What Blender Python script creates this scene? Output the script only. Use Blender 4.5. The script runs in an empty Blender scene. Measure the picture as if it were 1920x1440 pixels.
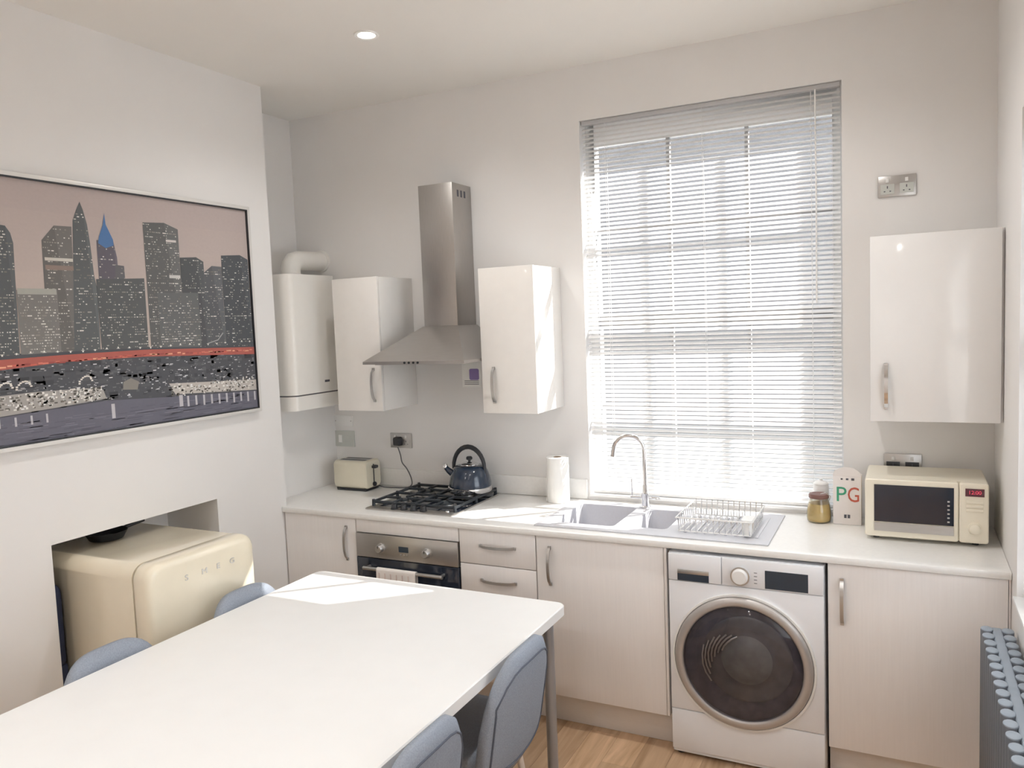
import bpy, bmesh, math, random
from mathutils import Vector, Matrix
random.seed(7)
sc = bpy.context.scene
COL = sc.collection
PI = math.pi

# ------------------------------------------------------------------ camera
cam_d = bpy.data.cameras.new('camera')
cam = bpy.data.objects.new('camera', cam_d); COL.objects.link(cam)
cam_d.sensor_width = 36.0
cam_d.lens = 36.0 * 1485.33 / 1920.0
cam_d.clip_start = 0.05
def cam_matrix(loc, yaw, pitch, roll):
    cy, sy, cp, sp = math.cos(yaw), math.sin(yaw), math.cos(pitch), math.sin(pitch)
    f = Vector((-sy*cp, cy*cp, sp)); r = Vector((cy, sy, 0)); u = r.cross(f)
    cr, sr = math.cos(roll), math.sin(roll)
    r, u = cr*r + sr*u, -sr*r + cr*u
    m = Matrix(((r.x, u.x, -f.x), (r.y, u.y, -f.y), (r.z, u.z, -f.z))).to_4x4()
    m.translation = loc
    return m
cam.matrix_world = cam_matrix(Vector((2.48974, -3.78450, 1.84321)), 0.4627276, -0.0793436, -0.0394950)
sc.camera = cam

# ------------------------------------------------------------------ world, sun, exposure
world = bpy.data.worlds.new('sky'); sc.world = world
world.use_nodes = True
bg = world.node_tree.nodes['Background']
bg.inputs['Color'].default_value = (0.86, 0.93, 1.0, 1)
bg.inputs['Strength'].default_value = 2.3
sun_d = bpy.data.lights.new('sun', 'SUN'); sun_d.energy = 16.0; sun_d.angle = 0.0093
sun_d.color = (1.0, 0.95, 0.88)
sun = bpy.data.objects.new('sun', sun_d); COL.objects.link(sun)
SUN_DIR = Vector((-0.90, -0.775, -1.0)).normalized()
sun.rotation_euler = SUN_DIR.to_track_quat('-Z', 'Y').to_euler()
sun.location = (6, 6, 8)
vs = sc.view_settings
vs.view_transform = 'Standard'; vs.look = 'None'; vs.gamma = 1.0; vs.use_curve_mapping = False
vs.exposure = 1.22
DOWNLIGHT_W = 20.0
sc.cycles.max_bounces = 14; sc.cycles.diffuse_bounces = 8; sc.cycles.glossy_bounces = 6
sc.cycles.transparent_max_bounces = 24; sc.cycles.transmission_bounces = 8
sc.cycles.sample_clamp_indirect = 6.0
sc.cycles.caustics_reflective = False; sc.cycles.caustics_refractive = False

# ------------------------------------------------------------------ materials
def new_mat(name):
    m = bpy.data.materials.new(name); m.use_nodes = True
    nt = m.node_tree
    return m, nt, nt.nodes['Principled BSDF']
def N(nt, t, **kw):
    n = nt.nodes.new(t)
    for k, v in kw.items(): setattr(n, k, v)
    return n
def mat(name, col, rough=0.5, metal=0.0, vary=0.04, scale=18.0, bump=0.0, bscale=200.0, coat=0.0, stretch=(1, 1, 1), spec=None, emit=None, estr=0.0):
    m, nt, b = new_mat(name)
    tc = N(nt, 'ShaderNodeTexCoord'); mp = N(nt, 'ShaderNodeMapping'); mp.inputs['Scale'].default_value = stretch
    nt.links.new(tc.outputs['Object'], mp.inputs['Vector'])
    ns = N(nt, 'ShaderNodeTexNoise'); ns.inputs['Scale'].default_value = scale; ns.inputs['Detail'].default_value = 4
    nt.links.new(mp.outputs['Vector'], ns.inputs['Vector'])
    rp = N(nt, 'ShaderNodeValToRGB')
    rp.color_ramp.elements[0].position = 0.3; rp.color_ramp.elements[1].position = 0.7
    rp.color_ramp.elements[0].color = (*[max(0, c*(1-vary)) for c in col], 1)
    rp.color_ramp.elements[1].color = (*[min(1, c*(1+vary)) for c in col], 1)
    nt.links.new(ns.outputs['Fac'], rp.inputs['Fac'])
    nt.links.new(rp.outputs['Color'], b.inputs['Base Color'])
    b.inputs['Roughness'].default_value = rough; b.inputs['Metallic'].default_value = metal
    if coat: b.inputs['Coat Weight'].default_value = coat; b.inputs['Coat Roughness'].default_value = 0.05
    if spec is not None: b.inputs['Specular IOR Level'].default_value = spec
    if emit: b.inputs['Emission Color'].default_value = (*emit, 1); b.inputs['Emission Strength'].default_value = estr
    if bump:
        n2 = N(nt, 'ShaderNodeTexNoise'); n2.inputs['Scale'].default_value = bscale; n2.inputs['Detail'].default_value = 3
        nt.links.new(mp.outputs['Vector'], n2.inputs['Vector'])
        bp = N(nt, 'ShaderNodeBump'); bp.inputs['Strength'].default_value = bump; bp.inputs['Distance'].default_value = 0.002
        nt.links.new(n2.outputs['Fac'], bp.inputs['Height']); nt.links.new(bp.outputs['Normal'], b.inputs['Normal'])
    return m
def glass_mat(name, tint=(1, 1, 1), refl=0.08, rough=0.02):
    m = bpy.data.materials.new(name); m.use_nodes = True; nt = m.node_tree
    nt.nodes.remove(nt.nodes['Principled BSDF'])
    out = nt.nodes['Material Output']
    tr = N(nt, 'ShaderNodeBsdfTransparent'); tr.inputs['Color'].default_value = (*tint, 1)
    gl = N(nt, 'ShaderNodeBsdfGlossy'); gl.inputs['Roughness'].default_value = rough
    fr = N(nt, 'ShaderNodeLayerWeight'); fr.inputs['Blend'].default_value = 0.25
    mul = N(nt, 'ShaderNodeMath', operation='MULTIPLY_ADD'); mul.inputs[1].default_value = 0.5; mul.inputs[2].default_value = refl*0.5
    nt.links.new(fr.outputs['Fresnel'], mul.inputs[0])
    mx = N(nt, 'ShaderNodeMixShader')
    nt.links.new(mul.outputs[0], mx.inputs['Fac']); nt.links.new(tr.outputs[0], mx.inputs[1]); nt.links.new(gl.outputs[0], mx.inputs[2])
    nt.links.new(mx.outputs[0], out.inputs['Surface'])
    return m
def wood_mat(name, c0, c1):
    m, nt, b = new_mat(name)
    tc = N(nt, 'ShaderNodeTexCoord'); mp = N(nt, 'ShaderNodeMapping'); mp.inputs['Scale'].default_value = (14, 1.2, 14)
    oi = N(nt, 'ShaderNodeObjectInfo')
    ad = N(nt, 'ShaderNodeVectorMath', operation='MULTIPLY_ADD'); ad.inputs[1].default_value = (1, 1, 1)
    cmb = N(nt, 'ShaderNodeCombineXYZ'); k = N(nt, 'ShaderNodeMath', operation='MULTIPLY'); k.inputs[1].default_value = 40
    nt.links.new(oi.outputs['Random'], k.inputs[0]); nt.links.new(k.outputs[0], cmb.inputs['Y']); nt.links.new(k.outputs[0], cmb.inputs['X'])
    nt.links.new(tc.outputs['Object'], ad.inputs[0]); nt.links.new(cmb.outputs[0], ad.inputs[2])
    nt.links.new(ad.outputs[0], mp.inputs['Vector'])
    ns = N(nt, 'ShaderNodeTexNoise'); ns.inputs['Scale'].default_value = 1.6; ns.inputs['Detail'].default_value = 6; ns.inputs['Distortion'].default_value = 1.2
    nt.links.new(mp.outputs['Vector'], ns.inputs['Vector'])
    rp = N(nt, 'ShaderNodeValToRGB')
    rp.color_ramp.elements[0].position = 0.3; rp.color_ramp.elements[1].position = 0.72
    rp.color_ramp.elements[0].color = (*c0, 1); rp.color_ramp.elements[1].color = (*c1, 1)
    nt.links.new(ns.outputs['Fac'], rp.inputs['Fac'])
    hs = N(nt, 'ShaderNodeHueSaturation'); mr = N(nt, 'ShaderNodeMapRange')
    mr.inputs['To Min'].default_value = 0.72; mr.inputs['To Max'].default_value = 1.2
    nt.links.new(oi.outputs['Random'], mr.inputs['Value']); nt.links.new(mr.outputs[0], hs.inputs['Value'])
    nt.links.new(rp.outputs['Color'], hs.inputs['Color']); nt.links.new(hs.outputs[0], b.inputs['Base Color'])
    b.inputs['Roughness'].default_value = 0.38
    return m
M = {}
M['wall'] = mat('wall_paint', (0.79, 0.78, 0.772), 0.85, vary=0.012, scale=3, bump=0.03, bscale=260)
M['ceiling'] = mat('ceiling_paint', (0.82, 0.805, 0.775), 0.9, vary=0.01, scale=2)
M['upvc'] = mat('window_white', (0.86, 0.87, 0.88), 0.35, vary=0.01)
M['bar'] = mat('glazing_bar_backlit', (0.36, 0.36, 0.37), 0.5, vary=0.02)  # white bars and meeting rail greyed: backlit shade put into the colour
M['slat'] = mat('blind_slat', (0.84, 0.84, 0.84), 0.45, vary=0.01)
M['rail'] = mat('blind_rail', (0.50, 0.50, 0.51), 0.4, vary=0.02)
M['cord'] = mat('cord', (0.82, 0.82, 0.82), 0.7)
M['door'] = mat('cabinet_door', (0.83, 0.805, 0.795), 0.30, vary=0.015, scale=6, stretch=(30, 30, 1), coat=0.15)
M['gloss'] = mat('gloss_white', (0.82, 0.815, 0.81), 0.10, vary=0.006, coat=0.4)
M['wallcab'] = mat('wall_cabinet_cream', (0.83, 0.81, 0.78), 0.25, vary=0.012, coat=0.25)
M['plinth'] = mat('plinth', (0.72, 0.685, 0.65), 0.4, vary=0.02, stretch=(2, 20, 20))
M['worktop'] = mat('worktop', (0.82, 0.815, 0.80), 0.30, vary=0.02, scale=60)
M['table'] = mat('table_white', (0.82, 0.825, 0.825), 0.35, vary=0.01, scale=8)
M['legmetal'] = mat('brushed_leg', (0.36, 0.365, 0.38), 0.3, metal=0.45, vary=0.03, scale=12, stretch=(40, 40, 1))
M['steel'] = mat('brushed_steel', (0.46, 0.44, 0.42), 0.36, metal=0.9, vary=0.06, scale=10, stretch=(60, 60, 1.5))
M['steelh'] = mat('brushed_steel_across', (0.50, 0.48, 0.46), 0.34, metal=0.9, vary=0.06, scale=10, stretch=(1.5, 60, 60))
M['chrome'] = mat('chrome', (0.72, 0.72, 0.73), 0.10, metal=1.0, vary=0.01)
M['satin'] = mat('satin_chrome', (0.52, 0.51, 0.50), 0.30, metal=0.85, vary=0.02)
M['ringmetal'] = mat('porthole_metal', (0.50, 0.475, 0.46), 0.38, metal=0.5, vary=0.02)
M['black'] = mat('black_plastic', (0.025, 0.027, 0.032), 0.4, vary=0.1)
M['iron'] = mat('cast_iron', (0.035, 0.042, 0.05), 0.5, vary=0.15, bump=0.1)
M['blackglass'] = mat('black_glass', (0.020, 0.026, 0.040), 0.06, vary=0.02, coat=0.5)
M['screen'] = mat('dark_screen', (0.028, 0.045, 0.068), 0.12, vary=0.02)
M['navy'] = mat('navy_enamel', (0.018, 0.034, 0.064), 0.16, vary=0.05, coat=0.6)
M['cream'] = mat('cream_enamel', (0.80, 0.735, 0.59), 0.22, vary=0.012, coat=0.4)
M['creamp'] = mat('cream_plastic', (0.79, 0.74, 0.62), 0.35, vary=0.012)
M['toaster'] = mat('toaster_cream', (0.72, 0.68, 0.55), 0.32, vary=0.012)
M['white'] = mat('white_enamel', (0.82, 0.835, 0.87), 0.25, vary=0.008, coat=0.2)
M['boiler'] = mat('boiler_white', (0.80, 0.785, 0.75), 0.30, vary=0.01)
M['whitep'] = mat('white_plastic', (0.82, 0.82, 0.81), 0.4, vary=0.01)
M['greenplate'] = mat('grey_green_plate', (0.55, 0.57, 0.54), 0.4, vary=0.02)
M['sink'] = mat('sink_composite', (0.58, 0.585, 0.625), 0.38, vary=0.02, scale=120)
M['fabric'] = mat('grey_blue_fabric', (0.29, 0.325, 0.385), 0.9, vary=0.12, scale=240, bump=0.25, bscale=900, spec=0.2)
M['piping'] = mat('dark_piping', (0.10, 0.115, 0.15), 0.85, vary=0.1, scale=200)
M['paleleg'] = mat('pale_leg', (0.72, 0.66, 0.60), 0.4, vary=0.04)
M['anthracite'] = mat('anthracite_paint', (0.13, 0.145, 0.17), 0.42, vary=0.04)
M['anthlight'] = mat('anthracite_lit_top', (0.29, 0.34, 0.40), 0.45, vary=0.05)  # anthracite lightened: light falling on the radiator tops painted into the colour
M['paper'] = mat('tissue_paper', (0.88, 0.88, 0.86), 0.9, vary=0.02, bump=0.2, bscale=300)
M['card'] = mat('brown_card', (0.42, 0.30, 0.20), 0.85)
M['teabox'] = mat('tea_carton', (0.78, 0.74, 0.73), 0.55, vary=0.02)
M['green'] = mat('print_green', (0.05, 0.33, 0.19), 0.5)
M['red'] = mat('print_red', (0.50, 0.10, 0.06), 0.5)
M['purple'] = mat('print_purple', (0.27, 0.20, 0.45), 0.6)
M['dark'] = mat('print_dark', (0.09, 0.09, 0.11), 0.6)
M['honey'] = mat('honey', (0.72, 0.52, 0.20), 0.3, vary=0.1)
M['brownlid'] = mat('brown_lid', (0.20, 0.10, 0.085), 0.5)
M['towel'] = mat('tea_towel', (0.80, 0.76, 0.73), 0.95, vary=0.03, bump=0.3, bscale=500)
M['towelstripe'] = mat('tea_towel_stripe', (0.66, 0.55, 0.52), 0.95, vary=0.03)
M['display'] = mat('red_display', (0.10, 0.01, 0.02), 0.3, emit=(0.8, 0.05, 0.10), estr=0.45)
M['displaydark'] = mat('display_surround', (0.10, 0.02, 0.03), 0.3)
M['bag'] = mat('dark_blue_cloth', (0.035, 0.045, 0.095), 0.9, vary=0.1)
M['frame'] = mat('silver_frame', (0.72, 0.71, 0.69), 0.35, metal=0.2, vary=0.02)
M['subfloor'] = mat('subfloor', (0.16, 0.10, 0.06), 0.8)
M['wood'] = wood_mat('oak_plank', (0.42, 0.27, 0.155), (0.66, 0.46, 0.30))
M['glass'] = glass_mat('window_glass')
M['doorglass'] = glass_mat('washer_glass', (0.78, 0.78, 0.82), 0.05)
M['mwglass'] = glass_mat('microwave_glass', (0.06, 0.07, 0.10), 0.25)
M['jarglass'] = glass_mat('jar_glass', (0.95, 0.95, 0.90), 0.2)
M['paving'] = mat('paving', (0.13, 0.13, 0.125), 0.9, vary=0.1, scale=4)
M['brick'] = mat('far_brick', (0.115, 0.11, 0.11), 0.9, vary=0.12, scale=3)
M['slate'] = mat('slate', (0.12, 0.13, 0.15), 0.8)
M['render'] = mat('cream_render', (0.75, 0.66, 0.50), 0.9, vary=0.04, scale=5)
M['lamp'] = mat('lamp_lens', (0.9, 0.9, 0.85), 0.4, emit=(1.0, 0.95, 0.84), estr=9.0)
M['drum'] = mat('drum_steel', (0.15, 0.15, 0.17), 0.5, metal=0.1, vary=0.2, scale=30)
M['bowl'] = mat('porthole_bowl', (0.20, 0.20, 0.195), 0.25, vary=0.15, scale=20)
M['rubber'] = mat('grey_rubber', (0.12, 0.12, 0.13), 0.7)
M['cavity'] = mat('oven_cavity', (0.05, 0.05, 0.06), 0.6)
def print_mat():
    m, nt, b = new_mat('printed_canvas')
    a = N(nt, 'ShaderNodeAttribute'); a.attribute_name = 'Col'
    ns = N(nt, 'ShaderNodeTexNoise'); ns.inputs['Scale'].default_value = 90
    mx = N(nt, 'ShaderNodeMixRGB', blend_type='MULTIPLY'); mx.inputs['Fac'].default_value = 0.08
    nt.links.new(a.outputs['Color'], mx.inputs['Color1']); nt.links.new(ns.outputs['Fac'], mx.inputs['Color2'])
    nt.links.new(mx.outputs[0], b.inputs['Base Color']); b.inputs['Roughness'].default_value = 0.75
    return m
M['print'] = print_mat()

# ------------------------------------------------------------------ mesh helpers
class MB:
    def __init__(s): s.v = []; s.f = []
    def add(s, vs_, fs_):
        o = len(s.v); s.v += [tuple(p) for p in vs_]; s.f += [tuple(i+o for i in f) for f in fs_]; return s
    def box(s, x0, x1, y0, y1, z0, z1):
        return s.add([(x0,y0,z0),(x1,y0,z0),(x1,y1,z0),(x0,y1,z0),(x0,y0,z1),(x1,y0,z1),(x1,y1,z1),(x0,y1,z1)],
                     [(0,3,2,1),(4,5,6,7),(0,1,5,4),(1,2,6,5),(2,3,7,6),(3,0,4,7)])
    def rings(s, rings, cap0=True, cap1=True, closed=True):
        n = len(rings[0]); o = len(s.v)
        for r in rings: s.v += [tuple(p) for p in r]
        for k in range(len(rings)-1):
            for i in range(n if closed else n-1):
                j = (i+1) % n
                s.f.append((o+k*n+i, o+k*n+j, o+(k+1)*n+j, o+(k+1)*n+i))
        if cap0: s.f.append(tuple(o+i for i in range(n))[::-1])
        if cap1: s.f.append(tuple(o+(len(rings)-1)*n+i for i in range(n)))
        return s
    def tube(s, path, r, n=8, caps=True, loop=False):
        P = [Vector(p) for p in path]; R = r if isinstance(r, (list, tuple)) else [r]*len(P)
        rings = []; ref = None
        for i, p in enumerate(P):
            if loop: t = (P[(i+1) % len(P)] - P[i-1])
            else: t = (P[min(i+1, len(P)-1)] - P[max(i-1, 0)])
            t.normalize()
            if ref is None:
                ref = Vector((0, 0, 1)) if abs(t.z) < 0.9 else Vector((1, 0, 0))
            a = (ref - t*ref.dot(t)).normalized(); ref = a
            b = t.cross(a)
            rings.append([p + (a*math.cos(2*PI*k/n) + b*math.sin(2*PI*k/n))*R[i] for k in range(n)])
        if loop: rings.append(rings[0])
        return s.rings(rings, caps and not loop, caps and not loop)
    def cyl(s, p0, p1, r0, r1=None, n=20):
        return s.tube([p0, p1], [r0, r0 if r1 is None else r1], n)
    def lathe(s, prof, c, axis='z', n=32, caps=True):
        rings = []
        for r, h in prof:
            ring = []
            for k in range(n):
                a = 2*PI*k/n; u, v = r*math.cos(a), r*math.sin(a)
                if axis == 'z': ring.append((c[0]+u, c[1]+v, c[2]+h))
                elif axis == 'y': ring.append((c[0]+u, c[1]+h, c[2]+v))
                else: ring.append((c[0]+h, c[1]+u, c[2]+v))
            rings.append(ring)
        return s.rings(rings, caps, caps)
    def prism(s, poly, axis, t0, t1):
        def P(a, b, t): return {'x': (t, a, b), 'y': (a, t, b), 'z': (a, b, t)}[axis]
        return s.rings([[P(a, b, t0) for a, b in poly], [P(a, b, t1) for a, b in poly]])
    def rloft(s, axis, c0, c1, w, h, r, stations, seg=6):
        """rounded-rectangle loft along an axis; stations = (position, inset)"""
        rings = []
        for t, ins in stations:
            ww, hh, rr = w/2-ins, h/2-ins, max(r-ins*0.6, 0.004)
            ring = []
            for (sx, sy, a0) in ((1, 1, 0), (-1, 1, PI/2), (-1, -1, PI), (1, -1, 1.5*PI)):
                for k in range(seg+1):
                    a = a0 + PI/2*k/seg
                    u = c0 + sx*(ww-rr) + rr*math.cos(a); v = c1 + sy*(hh-rr) + rr*math.sin(a)
                    ring.append({'x': (t, u, v), 'y': (u, t, v), 'z': (u, v, t)}[axis])
            rings.append(ring)
        return s.rings(rings)
def grid_slab(us, vs_, skip, fn):
    """plate made of grid cells with some cells left out; fn(u, v, t) -> point, t in 0..1"""
    m = MB(); nu, nv = len(us), len(vs_)
    idx = lambda i, j, t: (i*nv+j)*2+t
    m.v = [tuple(fn(u, v, t)) for u in us for v in vs_ for t in (0, 1)]
    keep = lambda i, j: 0 <= i < nu-1 and 0 <= j < nv-1 and (i, j) not in skip
    for i in range(nu-1):
        for j in range(nv-1):
            if not keep(i, j): continue
            q = [(i, j), (i+1, j), (i+1, j+1), (i, j+1)]
            m.f.append(tuple(idx(a, b, 0) for a, b in q)); m.f.append(tuple(idx(a, b, 1) for a, b in q[::-1]))
            for (di, dj, e) in ((0, -1, (0, 1)), (1, 0, (1, 2)), (0, 1, (2, 3)), (-1, 0, (3, 0))):
                if not keep(i+di, j+dj):
                    a, b = q[e[0]], q[e[1]]
                    m.f.append((idx(*a, 0), idx(*a, 1), idx(*b, 1), idx(*b, 0)))
    return m
OFF = {}
def obj(name, mb, material, parent=None, bevel=0.0, seg=2, smooth=None, loc=None):
    """one mesh object; vertices are given in world coordinates (or in the thing's own for things placed later)"""
    off = Vector(OFF.get(parent.name, (0, 0, 0))) if parent else Vector(loc or (0, 0, 0))
    bm = bmesh.new()
    bvs = [bm.verts.new(Vector(p)-off) for p in mb.v]
    for f in mb.f:
        try: bm.faces.new([bvs[i] for i in f])
        except ValueError: pass
    bmesh.ops.remove_doubles(bm, verts=bm.verts, dist=1e-6)
    loose = [v for v in bm.verts if not v.link_faces]
    if loose: bmesh.ops.delete(bm, geom=loose, context='VERTS')
    bmesh.ops.recalc_face_normals(bm, faces=bm.faces)
    if bevel:
        es = [e for e in bm.edges if len(e.link_faces) == 2 and e.calc_face_angle() > 0.6]
        bmesh.ops.bevel(bm, geom=es, offset=bevel, segments=seg, profile=0.5, affect='EDGES', clamp_overlap=True)
    me = bpy.data.meshes.new(name); bm.to_mesh(me); bm.free()
    me.materials.append(M[material] if isinstance(material, str) else material)
    ang = smooth if smooth is not None else (0.4 if bevel else 0.7)
    if ang:
        me.polygons.foreach_set('use_smooth', [True]*len(me.polygons))
        me.set_sharp_from_angle(angle=ang)
    me.update()
    o = bpy.data.objects.new(name, me); COL.objects.link(o)
    if parent: o.parent = parent; OFF[o.name] = tuple(off)
    else: o.location = off; OFF[o.name] = tuple(off)
    return o
def tag(o, label=None, cat=None, group=None, kind=None):
    if label: o['label'] = label
    if cat: o['category'] = cat
    if group: o['group'] = group
    if kind: o['kind'] = kind
    return o
def thing(name, label, cat, loc=(0, 0, 0), group=None):
    o = bpy.data.objects.new(name, None); COL.objects.link(o); o.location = loc
    o.empty_display_size = 0.1
    OFF[o.name] = tuple(loc)
    return tag(o, label, cat, group)
def struct(name, mb, material, label=None, **kw):
    o = obj(name, mb, material, **kw); o['kind'] = 'structure'
    if label: o['label'] = label
    return o
def copy_tree(o, parent=None):
    c = o.copy(); COL.objects.link(c); c.parent = parent
    OFF[c.name] = OFF.get(o.name, (0, 0, 0))
    for ch in list(o.children): copy_tree(ch, c)
    return c
def link_copy(o, parent, loc=None, rot=None, scale=None):
    c = o.copy(); COL.objects.link(c); c.parent = parent
    if loc is not None: c.location = loc
    if rot is not None: c.rotation_euler = rot
    if scale is not None: c.scale = scale
    return c
def text_mb(txt, size, place, depth=0.0015):
    """flat lettering as a mesh; place(x, y, z) maps text space to the world"""
    cu = bpy.data.curves.new('lettering', 'FONT'); cu.body = txt; cu.size = size; cu.extrude = depth
    cu.align_x = 'CENTER'; cu.align_y = 'CENTER'; cu.resolution_u = 3
    to = bpy.data.objects.new('lettering', cu); COL.objects.link(to)
    dg = bpy.context.evaluated_depsgraph_get()
    me = to.evaluated_get(dg).to_mesh()
    mb = MB(); mb.add([place(*v.co) for v in me.vertices], [tuple(p.vertices) for p in me.polygons])
    to.evaluated_get(dg).to_mesh_clear()
    bpy.data.objects.remove(to); bpy.data.curves.remove(cu)
    return mb

# ------------------------------------------------------------------ room shell
H = 3.09; XR = 2.82; XA = -0.822; XC = -0.472; YF = -5.3
WX0, WX1, WZ0, WZ1 = 1.03, 2.242, 0.928, 2.822          # back window opening
RY0, RY1, RZ0, RZ1 = -2.05, -0.76, 0.855, 2.45           # right window opening
TH = 0.15
floor = struct('floor', MB().box(XA, XR, YF, 0, -0.06, -0.012), 'subfloor', 'warm oak plank floor')
pw, pl = 0.128, 0.90
plank0 = obj('plank', MB().box(-pw/2+0.0003, pw/2-0.0003, -pl/2+0.0003, pl/2-0.0003, -0.012, 0.0), 'wood', bevel=0.0006, seg=1)
first = True
nx = int((XR-XA)/pw)+1
for i in range(nx):
    x0 = XA + i*pw; w = min(pw, XR-x0)
    y = -random.uniform(0.15, 0.85); y0 = 0.0
    while y0 > YF+0.01:
        y1 = max(y, YF)
        if first:
            o = plank0; o.parent = floor; first = False
        else: o = link_copy(plank0, floor)
        o.location = (x0+w/2, (y0+y1)/2, 0); o.scale = (w/pw, (y0-y1)/pl, 1)
        y0 = y1; y -= pl
struct('ceiling', MB().box(XA, XR, YF, 0, H, H+0.08), 'ceiling')
struct('wall_back', grid_slab([XA-0.1, WX0, WX1, XR+0.15], [-0.06, WZ0, WZ1, H+0.08], {(1, 1)}, lambda u, v, t: (u, t*TH, v)), 'wall', smooth=0)
struct('wall_right', grid_slab([YF, RY0, RY1, 0], [-0.06, RZ0, RZ1, H+0.08], {(1, 1)}, lambda u, v, t: (XR+t*TH, u, v)), 'wall', smooth=0)
struct('wall_left', MB().box(XA-0.1, XA, YF, 0, -0.06, H+0.08), 'wall', smooth=0)
struct('wall_front', MB().box(XA-0.1, XR+0.15, YF-0.1, YF, -0.06, H+0.08), 'wall', smooth=0)
struct('wall_chimney', grid_slab([-2.38, -1.895, -1.067, -0.60], [0.0, 1.048, H], {(1, 0)}, lambda u, v, t: (XC if t else XA, u, v)), 'wall', 'chimney breast with a square fireplace opening', smooth=0)
struct('trim_1', MB().box(XA, -0.602, -0.598, 0, 0.0, 1.40), 'wall', 'plastered pipe boxing under the boiler', smooth=0)
struct('trim_2', MB().box(-0.60, WX0-0.012, -0.014, 0, 0.911, 1.012), 'worktop', 'pale upstand along the worktop', bevel=0.002)
# outside
struct('ground', MB().box(-14, 18, TH, 24, -0.3, -0.1), 'paving', smooth=0)

HB = thing('gable_wall', 'blank brick gable wall across the yard, glimpsed through the blind', 'wall', (1.0, 9, -.1))
obj('brickwork', MB().prism([(-13, -.1), (15, -.1), (15, 5.6), (1, 7.4), (-13, 5.6)], 'y', 9, 9.3), 'brick', HB, smooth=0)
obj('coping', MB().prism([(-13, 5.6), (1, 7.4), (15, 5.6), (15, 5.75), (1, 7.55), (-13, 5.75)], 'y', 8.95, 9.35), 'paving', HB, smooth=0)

# windows: a sliding sash each, reveal, sill, panes
def sash_window(idx, axis, a0, a1, z0, z1, rail_z, cols, rows_hi, rows_lo, base):
    """axis 'y': window in the back wall (a = x); axis 'x': window in the right wall (a = y)"""
    def bx(m, p0, p1, q0, q1, d0, d1):
        if axis == 'y': m.box(p0, p1, base+d0, base+d1, q0, q1)
        else: m.box(base+d0, base+d1, p0, p1, q0, q1)
    root = bpy.data.objects.new('window_%d' % idx, None); COL.objects.link(root)
    root.location = ((a0+a1)/2, base, z0) if axis == 'y' else (base, (a0+a1)/2, z0)
    OFF[root.name] = tuple(root.location); root['kind'] = 'structure'
    f = MB(); w = 0.045
    bx(f, a0, a0+w, z0, z1, .085, .145); bx(f, a1-w, a1, z0, z1, .085, .145)
    bx(f, a0+w, a1-w, z1-.115, z1, .085, .145); bx(f, a0+w, a1-w, z0, z0+w, .085, .145)
    obj('window_frame', f, 'upvc', root, bevel=.002)
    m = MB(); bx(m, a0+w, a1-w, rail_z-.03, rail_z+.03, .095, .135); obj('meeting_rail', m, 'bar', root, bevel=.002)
    A0, A1 = a0+w, a1-w
    for (q0, q1, rows) in ((z0+w, rail_z-.03, rows_lo), (rail_z+.03, z1-.115, rows_hi)):
        zs = [q0+(q1-q0)*k/rows for k in range(rows+1)]; xs = [A0+(A1-A0)*k/cols for k in range(cols+1)]
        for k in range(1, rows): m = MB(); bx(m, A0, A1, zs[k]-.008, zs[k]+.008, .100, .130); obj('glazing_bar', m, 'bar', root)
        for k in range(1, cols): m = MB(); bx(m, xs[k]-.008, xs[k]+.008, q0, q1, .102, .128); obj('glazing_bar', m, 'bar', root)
        for i in range(cols):
            for j in range(rows):
                m = MB(); bx(m, xs[i]+.006, xs[i+1]-.006, zs[j]+.006, zs[j+1]-.006, .113, .117); obj('pane', m, 'glass', root, smooth=0)
    m = MB(); bx(m, a0, a1, z0-.001, z0+.012, -.012, .085); obj('window_sill', m, 'upvc', root, bevel=.002)
    return root
sash_window(1, 'y', WX0, WX1, WZ0, WZ1, 1.82, 3, 2, 2, 0.0)
sash_window(2, 'x', RY0, RY1, RZ0, RZ1, 1.68, 3, 2, 2, XR)

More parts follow.
